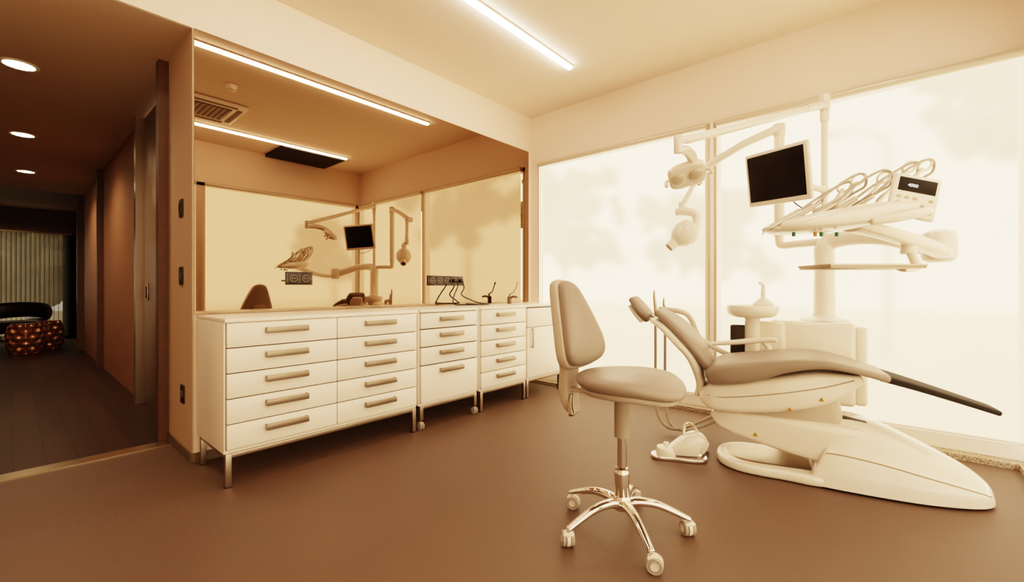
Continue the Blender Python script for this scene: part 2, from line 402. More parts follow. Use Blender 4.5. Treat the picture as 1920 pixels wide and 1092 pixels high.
def cabinet(label, y0, y1, cols, rows, casters=False, door=False, grp="white clinic cabinets", X1=0.575):
    w = y1 - y0; rt = thing("drawer_cabinet", label, "cabinet", (0.0, (y0 + y1) / 2, 0), group=grp)
    xb = 0.045; xf = X1 - .02
    b = MB(); b.box(((xb + xf) / 2, 0, (0.185 + .908) / 2), (xf - xb, w, .908 - .185), M_white, 0.002)
    b.box((xf + .0005, 0, (.205 + .906) / 2), (.003, w - .018, .906 - .205), M_gap)  # dark sheet behind the fronts, paints the shade inside the drawer gaps
    b.obj("body", rt)
    b = MB(); b.box(((0.018 + X1 + .004) / 2, 0, 0.919), (X1 + .004 - 0.018, w, 0.022), M_white, 0.003); b.obj("worktop", rt, label="thin white top panel")
    for sx in (xb + .03, xf - .005):
        for sy in (-1, 1):
            g = MB(); yy = sy * (w / 2 - .022)
            zb = 0.075 if casters else 0.004
            g.box((sx, yy, (zb + .185) / 2), (0.03, 0.03, .185 - zb), M_steel, 0.002)
            if casters:
                g.cyl((sx, yy, .07), (sx, yy, .05), 0.008, M_steel, seg=10)
                g.box((sx, yy, .05), (0.03, .03, .02), M_wheel, .006)
            else: g.box((sx, yy, .003), (.034, .034, .006), M_black)
            lg = g.obj("leg", rt, label="square steel leg")
            if casters:
                g = MB(); g.cyl((sx - .0, yy - .016, .031), (sx, yy - .005, .031), 0.031, M_wheel, seg=20, bev=.003)
                g.cyl((sx, yy + .005, .031), (sx, yy + .016, .031), 0.031, M_wheel, seg=20, bev=.003); g.obj("caster", lg, label="small grey twin wheel caster")
    g = MB()
    for sy in (-1, 1): g.box(((xb + xf) / 2, sy * (w / 2 - .022), .172), (xf - xb - .06, .028, .024), M_steel, .002)
    for sx in (xb + .03, xf - .005): g.box((sx, 0, .172), (.028, w - .07, .024), M_steel, .002)
    g.obj("leg_frame", rt, label="steel rail under the cabinet")
    cw = (w - .016) / cols; gap = 0.006
    for c in range(cols):
        ya = -w / 2 + .008 + c * cw; yb = ya + cw; yc = (ya + yb) / 2
        for (z0, z1) in rows:
            q = MB(); q.box((xf + .01, yc, (z0 + z1) / 2), (0.02, cw - gap, z1 - z0 - gap), M_white, 0.002)
            dd = q.obj("drawer", rt); 
            if door and z0 > .7:
                q = MB(); q.box((xf + .0205, yc, (z0 + z1) / 2), (0.003, cw - .09, z1 - z0 - .045), M_white, 0.001); q.obj("drawer_panel", dd)
            else: handle(dd, xf + .02, yc, z1 - .052, min(.24, cw * .44))
        if door:
            q = MB(); q.box((xf + .01, yc, (0.205 + rows[0][0]) / 2 ), (0.02, cw - gap, rows[0][0] - .205 - gap), M_white, 0.002)
            dd = q.obj("door", rt); handle(dd, xf + .02, ya + .06, .60, .2, True)
    return rt
five = [(0.208 + i * .1400, 0.208 + (i + 1) * .1400) for i in range(5)]
cabinet("wide white cabinet with ten drawers on steel legs", 0.760, 2.037, 2, five)
cabinet("narrow white drawer cabinet on steel frame with small wheels", 2.062, 2.680, 1, [(0.207, 0.495), (0.498, 0.637), (0.640, 0.777), (0.780, 0.905)], casters=True)
cabinet("white five drawer cabinet on steel legs", 2.712, 3.352, 1, five)
cabinet("white washbasin cabinet with one door and a panel front", 3.356, 3.96, 1, [(0.705, 0.90)], door=True)

rt = thing("faucet", "dark steel surgical tap with long raised lever", "tap", (0.16, 3.56, 0.93))
b = MB(); b.cyl((0, 0, 0), (0, 0, .075), .022, M_dark, bev=.003); b.sweep([(0, 0, .05), (.05, 0, .075), (.11, 0, .07)], [.013, .012, .011], M_dark); b.obj("spout", rt)
b = MB(); b.sweep([(0, 0, .075), (.01, .0, .10), (.015, .06, .13), (.02, .10, .20), (.02, .115, .235)], [(.010, .008), (.008, .006), (.006, .005), (.006, .004), (.010, .005)], M_dark); b.obj("lever", rt)

def socket_row(y, z, n, label, plug=False):
    rt = thing("power_outlet", label, "power outlet", (0.0105, y, z), group="power outlets on the mirror")
    w = .085 * n + .02
    b = MB(); b.box((.005, 0, 0), (.010, w, .095), M_blackg, .003); b.obj("plate", rt)
    for i in range(n):
        yy = (i - (n - 1) / 2) * .087
        b = MB(); T = Matrix.Translation((.010, yy, 0)) @ Matrix.Rotation(R(90), 4, 'Y')
        b.box((.0105, yy, 0), (.003, .07, .07), M_black, .002)
        b.lathe([(.0, .001), (.020, .001), (.022, .006), (.027, .006), (.028, .0)], M_dark, 24, T)
        for k in (-.008, .008): b.cyl((.0105, yy + k, 0), (.0135, yy + k, 0), .003, M_steel, seg=8)
        b.obj("socket", rt)
    return rt
socket_row(1.392, 1.17, 2, "black double power outlet mounted on the mirror")
sr = socket_row(2.79, 1.17, 5, "black five way power outlet strip on the mirror")
for yy in (.087, .174):
    b = MB(); b.cyl((.012, yy, 0), (.05, yy, 0), .019, M_black, seg=16, bev=.004); b.obj("plug", sr)
rt = thing("power_cable", "black cables looping from the outlet down to the worktop", "cable", (0.0, 2.9, 0.0))
b = MB()
b.sweep([(.062, -.02, 1.165), (.10, -.03, 1.12), (.12, -.10, 1.02), (.15, -.12, .945), (.22, -.02, .938), (.26, .12, .938), (.2, .2, .938)], .006, M_black, seg=8)
b.obj("cord", rt)
b = MB()
b.sweep([(.062, .064, 1.165), (.09, .06, 1.10), (.1, .02, 1.03), (.14, .14, .97), (.17, .2, .948), (.24, .26, .938), (.3, .1, .938), (.24, -.05, .95)], .006, M_black, seg=8)
b.obj("cord", rt)

def switch(x, z, kind):
    rt = thing("light_switch" if kind else "wall_socket", "black wall switch on the brown wall end" if kind else "black power socket low on the brown wall end", "light switch" if kind else "power socket", (x, .7418, z))
    b = MB(); b.box((0, -.004, 0), (.085, .008, .12), M_black, .003); b.obj("plate", rt)
    b = MB()
    if kind: b.box((0, -.010, 0), (.05, .007, .07), M_blackg, .003)
    else: b.cyl((0, -.006, 0), (0, -.012, 0), .026, M_dark, seg=20)
    b.obj("rocker" if kind else "socket", rt)
switch(-.255, 1.63, True); switch(-.255, 1.18, True); switch(-.22, .40, False)

# ------------------------------------------------------------------ stool
ST = thing("dental_stool", "taupe padded dental stool with backrest on chrome five star base", "stool", (2.386, 1.821, 0))
b = MB()
for k in range(5):
    a = R(-40.3 + 72 * k); ca, sa = math.cos(a), math.sin(a)
    b.sweep([(ca * r, sa * r, z) for r, z in ((.015, .124), (.07, .136), (.15, .130), (.23, .102), (.290, .076))],
            [(.028, .020), (.024, .020), (.020, .017), (.018, .014), (.016, .012)], M_chrome, seg=14, up=(0, 0, 1))
b.lathe([(.0, .10), (.036, .10), (.040, .115), (.040, .150), (.033, .162), (.0, .163)], M_chrome, 28)
b.obj("star_base", ST, label="polished chrome five star base")
for k in range(5):
    a = R(-40.3 + 72 * k); T = Matrix.Translation((math.cos(a) * .29, math.sin(a) * .29, 0)) @ Matrix.Rotation(a + R(60 + 47 * k), 4, 'Z')
    b = MB()
    for sy in (-1, 1):
        Tw = T @ Matrix.Translation((0.012, sy * .018, .032)) @ Matrix.Rotation(R(90), 4, 'X')
        b.lathe([(.0, -.009), (.012, -.010), (.018, -.009), (.022, -.006), (.028, -.008), (.032, -.005), (.032, .005), (.028, .008), (.022, .006), (.018, .009), (.012, .010), (.0, .009)], M_wheel, 28, Tw)
        b.lathe([(.0, -.0095), (.015, -.0105), (.015, .0105), (.0, .0095)], M_plast, 20, Tw)
    Th = T @ Matrix.Translation((.012, 0, .032)) @ Matrix.Rotation(R(90), 4, 'X')
    b.lathe([(.0, -.008), (.033, -.008), (.034, 0), (.033, .008), (.0, .008)], M_plast, 24, Th @ Matrix.Translation((0, .001, 0)))
    b.box((0.004, 0, .056), (.040, .048, .016), M_plast, .007, 3, T=T)
    b.lathe([(.008, .05), (.008, .075)], M_chrome, 12, T)
    b.obj("caster", ST, label="pale twin wheel caster")
b = MB(); b.lathe([(.031, .12), (.033, .15), (.032, .20), (.034, .262), (.032, .27), (.028, .275), (.028, .285), (.021, .29), (.021, .43)], M_chrome, 28); b.obj("gas_lift", ST, label="chrome gas lift column")
b = MB(); b.lathe([(.0, .425), (.034, .425), (.034, .60), (.045, .625), (.0, .63)], M_mgrey, 28); b.obj("column_cover", ST, label="taupe telescopic cover")
ol = [(.245 * math.cos(2 * math.pi * i / 20) * (1.0 if math.cos(2 * math.pi * i / 20) > 0 else .93) + .03, .235 * math.sin(2 * math.pi * i / 20)) for i in range(20)]
def fs(x, y):
    return .30 * y * y + (.45 * (x + .02) ** 2 if x < 0 else 0) - (1.1 * max(0, x - .12) ** 2) + .020 * math.exp(-((x - .13) ** 2) / .006) * math.exp(-(y * y) / .01)
b = MB(); b.pillow(ol, .075, M_grey, Matrix.Translation((0, 0, .675)), fs, soft=True, n=3); b.obj("seat", ST)
b = MB(); b.pillow([(p[0] * .9, p[1] * .9) for p in ol], .03, M_mgrey, Matrix.Translation((0, 0, .636)), fs, soft=False, n=3); b.box((-.05, 0, .619), (.2, .12, .025), M_black, .008); b.obj("seat_shell", ST)
bo = [(0, .432), (.040, .422), (.068, .395), (.104, .31), (.145, .19), (.168, .10), (.162, .04), (.12, .006), (.055, -.006), (0, -.008)]
bo = bo + [(-x, y) for x, y in reversed(bo[1:-1])]
Tb = Matrix.Translation((-.205, 0, .728)) @ Matrix.Rotation(R(-13), 4, 'Y') @ Matrix(((0, 0, 1, 0), (1, 0, 0, 0), (0, 1, 0, 0), (0, 0, 0, 1)))
fb = lambda x, y: 1.2 * x * x - .25 * (y - .15) ** 2
b = MB(); b.pillow([(x * .94, y * .96 + .006) for x, y in bo], .080, M_grey, Tb @ Matrix.Translation((0, 0, .006)), fb, n=3); b.obj("backrest", ST)
b = MB(); b.pillow([(x * 1.02, y * 1.02 - .004) for x, y in bo], .054, M_lgrey, Tb @ Matrix.Translation((0, 0, -.034)), fb, soft=False, n=3); b.obj("backrest_shell", ST, label="pale taupe plastic backrest shell")
b = MB(); b.sweep([(-.31, 0, .90), (-.295, 0, .78), (-.285, 0, .70), (-.29, 0, .60), (-.275, 0, .53), (-.25, 0, .49)], [(.06, .014), (.07, .026), (.06, .030), (.058, .032), (.052, .028), (.03, .018)], M_lgrey, up=(-1, 0, 0), exp=3.4, seg=24)
b.sweep([(-.275, 0, .60), (-.20, 0, .605), (-.08, 0, .612)], [(.03, .014), (.03, .012), (.04, .01)], M_lgrey, up=(0, 0, 1), exp=3)
b.obj("backrest_bracket", ST, label="pale plastic bracket")
b = MB(); b.sweep([(-.25, -.03, .58), (-.235, -.06, .54), (-.22, -.075, .50)], [(.012, .01), (.012, .012), (.02, .016)], M_steel, seg=12); b.obj("adjustment_lever", ST, label="steel adjustment lever")

# ------------------------------------------------------------------ dental chair (local +X to the feet, +Y to the window)
DC = thing("dental_chair", "white and taupe reclining dental patient chair", "dental chair", (2.95, 3.14, 0), R(12))
def loft(b, st, m, seg=32, exp=3.2, ends=True):
    P = catmull(st, 5)
    b.sweep([(p[0], 0, (p[1] + p[2]) / 2) for p in P], [(p[3], (p[1] - p[2]) / 2) for p in P], m, seg=seg, n=1, up=(0, 0, 1), exp=exp)
st = catmull([(-.04, .10, .34, .222), (-.01, .13, .365, .23), (.12, .20, .36, .238), (.28, .32, .325, .238), (.44, .45, .265, .225), (.58, .58, .20, .19), (.68, .68, .14, .145), (.735, .735, .085, .09), (.755, .755, .03, .04)], 6)
V = []; F = []; ns = 44
for (sb, stp, zt, hw) in st:
    for j in range(ns + 1):
        a = math.pi * j / ns; ca, sa = math.cos(a), math.sin(a)
        y = math.copysign(abs(ca) ** (2 / 3.0), ca) * hw; z = (abs(sa) ** (2 / 2.3)) * zt
        q = min(max((z / max(zt, .01) - .50) / .05, 0), 1); q = q * q * (3 - 2 * q)
        y *= 1 - .14 * (z / .36) - .075 * q
        V.append((sb + (stp - sb) * z / max(zt, .01), y, z + .014))
k = ns + 1
for i in range(len(st) - 1):
    for j in range(ns): F.append([i * k + j, i * k + j + 1, (i + 1) * k + j + 1, (i + 1) * k + j])
F.append(list(range(k))); F.append([(len(st) - 1) * k + j for j in range(k)])
b = MB(); b.add(V, F, M_plast); b.obj("base_cover", DC, 50, label="glossy white wedge shaped base cover")
for sg in (-1, 1):
    b = MB(); pts = []
    for (sb, stp, zt, hw) in st[4:-8]:
        z = .485 * zt; sa = .485 ** 1.15; ca = math.sqrt(1 - sa * sa)
        pts.append((sb + (stp - sb) * .485, sg * (ca ** (2 / 3.0)) * hw * (1 - .14 * z / .36), z + .014))
    b.sweep(pts, .0028, M_seam, seg=6, n=1)
    b.obj("panel_seam", DC, label="thin dark panel joint on the cover")
b = MB(); b.pillow([(-.02, -.19), (.2, -.215), (.42, -.20), (.62, -.15), (.70, -.06), (.70, .06), (.62, .15), (.42, .2), (.2, .215), (-.02, .19)], .016, M_black, Matrix.Translation((0, 0, .008)), soft=False); b.obj("floor_pad", DC)
fo_ = [(.06, -.20), (-.15, -.228), (-.36, -.222), (-.47, -.16), (-.515, -.06), (-.515, .06), (-.47, .16), (-.36, .222), (-.15, .228), (.06, .20)]
b = MB(); b.pillow(fo_, .056, M_plast, Matrix.Translation((0, 0, .031)), soft=False); b.obj("base_plate", DC, label="white rounded floor plate")
b = MB(); b.pillow([(.0, -.12), (-.2, -.165), (-.36, -.16), (-.435, -.09), (-.455, 0), (-.435, .09), (-.36, .16), (-.2, .165), (.0, .12)], .010, M_steel, Matrix.Translation((0, 0, .060)), soft=False); b.obj("base_inlay", DC, label="steel inlay on the floor plate")
b = MB(); b.box((.165, -.07, .362), (.15, .035, .02), M_black, .008, rot=Matrix.Rotation(R(10), 4, 'Y') @ Matrix.Rotation(R(4), 4, 'Z')); b.obj("slot_cover", DC, label="black slot in the cover")
b = MB(); loft(b, [(-.53, .335, .28, .12), (-.45, .345, .215, .15), (-.2, .345, .15, .165), (.05, .340, .11, .17), (.2, .33, .12, .15)], M_plast, exp=7, seg=44); b.obj("lift_arm", DC, label="white lifting arm cover")
b = MB(); loft(b, [(-.61, .47, .42, .11), (-.56, .505, .355, .185), (-.45, .525, .340, .21), (-.2, .58, .375, .215), (.02, .63, .440, .195), (.2, .625, .565, .155)], M_plast, exp=7, seg=44); b.obj("seat_housing", DC, label="white shell under the seat")
for sg in (-1, 1):
    b = MB(); b.sweep([(-.56, sg * .186, .435), (-.45, sg * .211, .44), (-.2, sg * .216, .49), (.02, sg * .196, .545), (.17, sg * .163, .595)], .0028, M_seam, seg=6)
    b.obj("panel_seam", DC, label="thin dark panel joint under the seat")
b = MB(); loft(b, [(-.50, .36, .32, .12), (-.3, .40, .30, .14), (-.05, .45, .30, .14), (.08, .50, .30, .12)], M_lgrey, exp=5); b.obj("lift_joint", DC, label="taupe joint between seat and base")
b = MB(); loft(b, [(-.54, .61, .50, .24), (-.47, .65, .51, .265), (-.34, .675, .535, .275), (-.16, .702, .610, .275), (.01, .712, .652, .27), (.15, .688, .640, .25), (.31, .64, .596, .19)], M_grey, exp=5.0, seg=44); b.obj("seat", DC, label="taupe contoured seat cushion")
b = MB(); loft(b, [(.29, .642, .598, .175), (.45, .594, .556, .145), (.62, .538, .506, .118), (.755, .492, .464, .095)], M_matte, exp=5)
b.obj("footrest", DC, label="slim matt black leg rest")
def slab(b, pts, hw, hh, m, off=0.0, nrm=(.72, 0, .69), exp=3.0):
    N = Vector(nrm); b.sweep([tuple(Vector((p[0], 0, p[1])) + N * off) for p in pts], [(w, h) for w, h in zip(hw, hh)], m, seg=32, up=nrm, exp=exp)
bp = [(-.565, .595), (-.62, .69), (-.70, .79), (-.79, .875), (-.875, .935)]
b = MB(); slab(b, bp, [.17, .225, .24, .215, .15], [.03, .038, .04, .036, .027], M_grey); b.obj("backrest", DC, label="taupe backrest cushion")
b = MB(); slab(b, [(-.60, .44), (-.575, .53)] + bp[1:-1] + [(-.87, .915)], [.09, .14, .22, .25, .225, .15], [.02, .03, .034, .034, .03, .02], M_plast, off=-.050); b.obj("backrest_shell", DC, label="white backrest shell")
b = MB(); slab(b, [(-.955, .90), (-1.0, .95), (-1.055, 1.02)], [.10, .125, .10], [.030, .034, .028], M_grey, exp=2.6, nrm=(.80, 0, .60)); b.obj("headrest", DC, label="taupe padded headrest")
b = MB(); slab(b, [(-.97, .89), (-1.01, .94), (-1.05, .99)], [.07, .08, .06], [.02, .02, .016], M_plast, off=-.03, nrm=(.80, 0, .60)); 
b.box((-.93, 0, .905), (.17, .05, .014), M_steel, .004, rot=Matrix.Rotation(R(35), 4, 'Y')); b.cyl((-.965, -.045, .885), (-.965, .045, .885), .022, M_handle, seg=20, bev=.003); b.obj("headrest_mount", DC, label="white headrest bracket with steel bar")
b = MB(); b.sweep([(-.57, .29, .70), (-.42, .295, .72), (-.26, .29, .745), (-.18, .27, .75)], [(.026, .014), (.032, .018), (.030, .020), (.02, .014)], M_plast, seg=16, up=(0, 0, 1), exp=2.6)
b.sweep([(-.25, .29, .735), (-.22, .29, .68), (-.25, .26, .60), (-.28, .2, .54)], [(.018, .022)] * 4, M_plast, seg=14); b.obj("armrest", DC, label="white armrest")
for (x, y, z, rot) in ((-.13, -.217, .41, 0), (.02, -.197, .48, 0), (-.30, -.162, .225, 0)):
    b = MB()
    T = Matrix.Translation((x, y - .002, z)) @ Matrix.Rotation(R(90), 4, 'X')
    tri = [(0, .014), (-.013, -.008), (.013, -.008)]
    b.add([(p[0], p[1], 0) for p in tri] + [(p[0], p[1], .002) for p in tri], [[0, 1, 2], [3, 4, 5], [0, 1, 4, 3], [1, 2, 5, 4], [2, 0, 3, 5]], M_amber, T)
    b.box((0, .001, .0025), (.002, .009, .001), M_black, T=T); b.obj("warning_mark", DC, label="small amber warning triangle")

# foot pedal
FP = thing("foot_pedal", "white dental foot control with steel base plate", "foot pedal", (2.26, 2.84, 0), R(30))
b = MB(); b.pillow([(-.17, -.03), (-.14, -.07), (-.05, -.075), (.08, -.09), (.16, -.06), (.17, .05), (.08, .09), (-.1, .06), (-.16, .03)], .024, M_chrome, Matrix.Translation((0, 0, .013)), soft=False); b.obj("base_plate", FP, label="polished steel base")
b = MB(); b.sweep([(-.03, 0, .055), (.04, 0, .08), (.11, 0, .10), (.15, 0, .085)], [(.06, .03), (.078, .056), (.075, .075), (.048, .05)], M_plast, seg=24, up=(0, 0, 1), exp=3.4); b.obj("housing", FP)
b = MB(); b.lathe([(.0, .02), (.062, .02), (.066, .045), (.058, .065), (.03, .075), (.0, .078)], M_plast, 28, Matrix.Translation((-.075, -.01, .005))); b.cyl((-.075, -.01, .08), (-.075, -.01, .10), .018, M_plast, seg=16, bev=.004); b.obj("pedal_disc", FP)
b = MB(); b.sweep([(.04, .03, .13), (.05, .05, .195), (.09, .04, .21), (.13, .01, .16)], .010, M_chrome, seg=10); b.obj("carry_handle", FP, label="bent chrome handle")
b = MB(); b.sweep([(.14, .03, .07), (.20, .10, .02), (.20, .25, .012), (.12, .36, .012)], .010, M_hose, seg=10); b.obj("cable", FP)

# ------------------------------------------------------------------ dental unit (frame turned 41 deg)
UR = R(41.25)
DU = thing("dental_unit", "white dental treatment unit with spittoon, column and instrument head", "dental unit", (2.94, 3.79, 0), UR)
Ui = Matrix.Rotation(-UR, 4, 'Z') @ Matrix.Translation((-2.94, -3.79, 0))
def wp(x, y, z): return Ui @ Vector((x, y, z))
def Tw(x, y, z, rz=0): return Matrix.Translation(wp(x, y, z)) @ Matrix.Rotation(-UR + rz, 4, 'Z')
b = MB(); b.box((0, 0, 0), (.50, .32, .56), M_plast, .035, 4, T=Tw(2.86, 3.76, .59, R(8))); b.box((0, 0, 0), (.07, .30, .52), M_plast, .02, 3, T=Tw(3.13, 3.80, .585, R(8)))
b.box((0, 0, 0), (.36, .22, .34), M_plast, .02, 3, T=Tw(2.84, 3.78, .17, R(8)))
b.box((0, 0, 0), (.22, .16, .22), M_plast, .03, 3, T=Tw(2.62, 3.62, .75, R(8)))
b.obj("cabinet_body", DU, label="white rounded unit housing")
b = MB(); b.lathe([(.0, .60), (.048, .60), (.048, .875), (.055, .885), (.12, .892), (.150, .905), (.165, .93), (.168, .955), (.165, .972), (.158, .975), (.150, .970), (.10, .945), (.03, .935), (.0, .935)], M_plast, 36, Tw(2.545, 3.50, 0)); b.obj("spittoon_bowl", DU, label="round white spittoon bowl")
b = MB(); b.lathe([(.0, .0), (.062, .0), (.066, .02), (.055, .035), (.04, .045), (.034, .055), (.0, .057)], M_plast, 28, Tw(2.60, 3.57, .965))
p = wp(2.60, 3.57, 1.02); b.sweep([tuple(p), tuple(p + Vector((0, 0, .06))), tuple(p + Vector((-.0, 0, .10))), tuple(p + Vector((-.03, -.01, .115)))], [.018, .014, .012, .010], M_plast, seg=14); b.obj("cup_filler", DU)
b = MB(); b.box((0, 0, 0), (.11, .05, .28), M_blackg, .015, 3, T=Tw(2.45, 3.52, .69, R(8))); b.obj("filter_cover", DU, label="glossy black front cover")
b = MB(); b.lathe([(.15, .872), (.13, .885), (.075, .90), (.066, .92), (.064, 1.12), (.062, 1.125), (.062, 1.30), (.060, 1.34), (.0, 1.35)], M_plast, 36); b.obj("column", DU, label="thick white support column")
b = MB()
b.sweep([(0, 0, 1.28), (0.0, 0, 1.38), (.03, -.04, 1.43), (.10, -.16, 1.44), (.16, -.32, 1.42), (.19, -.5, 1.365), (.19, -.62, 1.33)], [(.06, .06), (.06, .058), (.058, .05), (.05, .045), (.05, .045), (.055, .05), (.06, .055)], M_plast, seg=24, exp=2.4)
b.lathe([(.0, -.085), (.05, -.085), (.072, -.07), (.078, -.04), (.078, .05), (.068, .08), (.04, .095), (.0, .097)], M_plast, 28, Matrix.Translation((.185, -.64, 1.33)))
b.obj("support_arm", DU, label="white curved support arm")
b = MB(); b.sweep([(.185, -.66, 1.285), (.02, -.80, 1.30), (-.202, -.9, 1.335), (-.40, -.95, 1.375), (-.552, -.97, 1.40)], [(.045, .028), (.045, .032), (.042, .032), (.045, .03), (.06, .025)], M_plast, seg=20, up=(0, 0, 1), exp=3)
b.obj("forearm", DU, label="white horizontal forearm")
hs = [(-.985, 1.383, .010, .04), (-.94, 1.39, .026, .10), (-.85, 1.40, .040, .15), (-.7, 1.42, .05, .17), (-.55, 1.442, .055, .17), (-.42, 1.46, .048, .15), (-.33, 1.475, .035, .12)]
b = MB(); b.sweep([(h[0], -.99, h[1]) for h in hs], [(h[3], h[2]) for h in hs], M_plast, seg=28, up=(0, 0, 1), exp=2.6); b.obj("instrument_head", DU, label="white boat shaped instrument console")
b = MB(); b.sweep([(-.60, -1.14, 1.40), (-.50, -1.17, 1.415), (-.40, -1.17, 1.435), (-.34, -1.14, 1.45)], [(.02, .018), (.024, .02), (.022, .018), (.018, .014)], M_plast, seg=14); b.obj("grip_handle", DU)
Bp = [(-1.045, 1.365), (-.965, 1.385), (-.868, 1.40), (-.770, 1.412), (-.675, 1.43)]
Tp = [(-.53, 1.625), (-.46, 1.662), (-.33, 1.672), (-.20, 1.725), (-.12, 1.735)]
for i, ((bx, bz), (tx, tz)) in enumerate(zip(Bp, Tp)):
    A = Vector((bx, -1.08 + .02 * i, bz)); B = Vector((tx, -.92, tz)); q = lambda t: A.lerp(B, t)
    b = MB(); b.sweep([tuple(q(.05)), tuple(q(.1)), tuple(q(.2)), tuple(q(.38))], [.005, .010, .013, .014], M_lgrey if i % 2 else M_steel, seg=14)
    tipp = q(0.05); b.sweep([tuple(tipp), tuple(q(0)), tuple(q(0) + Vector((-.015, 0, -.022)))], [.005, .004, .002], M_handle, seg=8); ins = b.obj("handpiece", DU, label="slim dental handpiece")
    hb = q(.12); b = MB(); b.box(tuple(hb + Vector((.0, .02, -.016))), (.045, .05, .018), M_lgrey, .006, 3); b.obj("instrument_holder", DU, label="small instrument rest")
    b = MB(); arch = Vector((0, 0, .014 + .010 * (i % 3)))
    loop = [q(.38), q(.55) + arch * .8, q(.75) + arch * 1.2, q(.92) + arch, q(1.0) + Vector((.015, .01, .0)), q(1.0) + Vector((.02, .02, -.05)), q(1.0) + Vector((-.03, .03, -.085)), q(.72) + Vector((0, .05, -.08)), Vector((bx + .32, -.95, 1.47))]
    b.sweep([tuple(v) for v in loop], .006, M_hose, seg=10); b.obj("hose", ins, label="grey supply hose")
    b = MB()
    b.sweep([(bx + .30, -.97, 1.475), tuple(q(.74) + Vector((.03, .012, -.03))), tuple(q(.90) + Vector((.01, .012, -.012)))], [(.013, .007), (.010, .007), (.012, .009)], M_plast, seg=10)
    c0 = q(.95) + Vector((0, .012, -.006)); b.sweep([tuple(c0 + Vector((.034 * math.cos(a), 0, .026 * math.sin(a) + .012 * math.cos(a)))) for a in [k * math.pi / 4 for k in range(8)]], .0055, M_plast, seg=8, closed=True, n=3)
    b.obj("whip_arm", DU, label="white hose return arm")
for i, (x, m) in enumerate(((-.90, M_green), (-.80, M_amber), (-.772, M_green), (-.70, M_green))):
    b = MB(); b.cyl((x, -1.06, 1.36), (x, -1.06, 1.340), .0075, m, seg=12, bev=.002); b.obj("hose_connector", DU, label="coloured hose connector")
b = MB(); b.box((-.545, -1.0, 1.195), (.44, .22, .010), M_handle, .003); b.sweep([(-.765, -1.11, 1.205), (-.325, -1.11, 1.205), (-.325, -.89, 1.205), (-.765, -.89, 1.205)], .005, M_steel, seg=8, n=1, closed=True); b.obj("tray", DU, label="flat steel instrument tray")
b = MB(); b.sweep([(-.22, -.90, 1.30), (-.22, -.93, 1.24), (-.23, -.95, 1.20), (-.33, -.98, 1.19)], [(.020, .020), (.020, .020), (.022, .016), (.03, .01)], M_plast, seg=14)
b.cyl((-.22, -.90, 1.35), (-.22, -.90, 1.27), .034, M_plast, seg=20, bev=.006); b.obj("tray_arm", DU, label="white tray arm")
Tc = Matrix.Translation((-.380, -1.10, 1.515)) @ Matrix.Rotation(R(-12), 4, 'Z') @ Matrix.Rotation(R(15), 4, 'Y') @ Matrix.Rotation(R(-8), 4, 'X') @ Matrix.Scale(1.08, 4)
b = MB(); b.box((0, 0, 0), (.175, .026, .185), M_plast, .010, 3, T=Tc); cp = b.obj("control_panel", DU, label="white keypad panel with small display")
b = MB(); b.box((0, -.0135, .045), (.14, .003, .06), M_screen, .001, T=Tc); ds = b.obj("display", cp, label="black display reading 4000")
b = MB()
for r_ in range(3):
    for c_ in range(5):
        if (r_ + c_) % 4 == 3: continue
        b.pillow([(.009 * math.cos(t * math.pi / 4), .007 * math.sin(t * math.pi / 4)) for t in range(8)], .004, M_button, Tc @ Matrix.Translation((-.06 + c_ * .03, -.0135, -.012 - r_ * .027)) @ Matrix.Rotation(R(90), 4, 'X'), soft=False, n=1)
b.obj("button", cp, label="beige keypad buttons", kind="stuff")
b = MB(); b.sweep([(-.39, -1.07, 1.44), (-.39, -1.03, 1.45), (-.42, -1.0, 1.46)], [.018, .02, .02], M_plast, seg=12); b.obj("panel_mount", DU)
fc = bpy.data.curves.new("display_digits", 'FONT'); fc.body = "4000"; fc.size = .019; fc.align_x = 'CENTER'; fc.align_y = 'CENTER'; fc.extrude = .0004
fo = bpy.data.objects.new("display_digits", fc); COL.objects.link(fo)
dg = bpy.context.evaluated_depsgraph_get(); me = bpy.data.meshes.new_from_object(fo.evaluated_get(dg)); bpy.data.objects.remove(fo)
me.transform(Tc @ Matrix.Translation((-.018, -.0157, .042)) @ Matrix.Rotation(R(90), 4, 'X')); me.materials.clear(); me.materials.append(M_disp)
fo = bpy.data.objects.new("display_digits", me); COL.objects.link(fo); fo.parent = ds
b = MB(); b.sweep([tuple(wp(*p)) for p in ((2.62, 3.66, .55), (2.40, 3.60, .58), (2.18, 3.54, .70), (2.12, 3.48, .86), (2.06, 3.44, .915), (1.90, 3.41, .93))], [(.022, .02), (.022, .018), (.022, .018), (.022, .018), (.026, .018), (.03, .014)], M_plast, seg=14); b.obj("assistant_arm", DU, label="white side arm holding suction tools")
for i, (x, y, top) in enumerate(((1.86, 3.40, 1.08), (1.93, 3.42, 1.02))):
    b = MB(); b.sweep([tuple(wp(x, y, top)), tuple(wp(x, y, top - .05)), tuple(wp(x + .01, y, .93)), tuple(wp(x + .01, y, .87))], [.006, .010, .014, .012], M_steel, seg=12); sn = b.obj("suction_handpiece", DU, label="steel suction tip")
    b = MB(); b.sweep([tuple(wp(*p)) for p in ((x + .01, y, .87), (x + .01, y, .6), (x + .02, y - .02, .30), (x + .08, y - .1, .10 - .02 * i), (x + .22, y - .16, .05), (x + .36, y - .02, .10), (x + .6, y + .15, .25), (x + .85, y + .28, .35))], .011, M_hose, seg=10); b.obj("suction_hose", sn, label="grey suction hose")

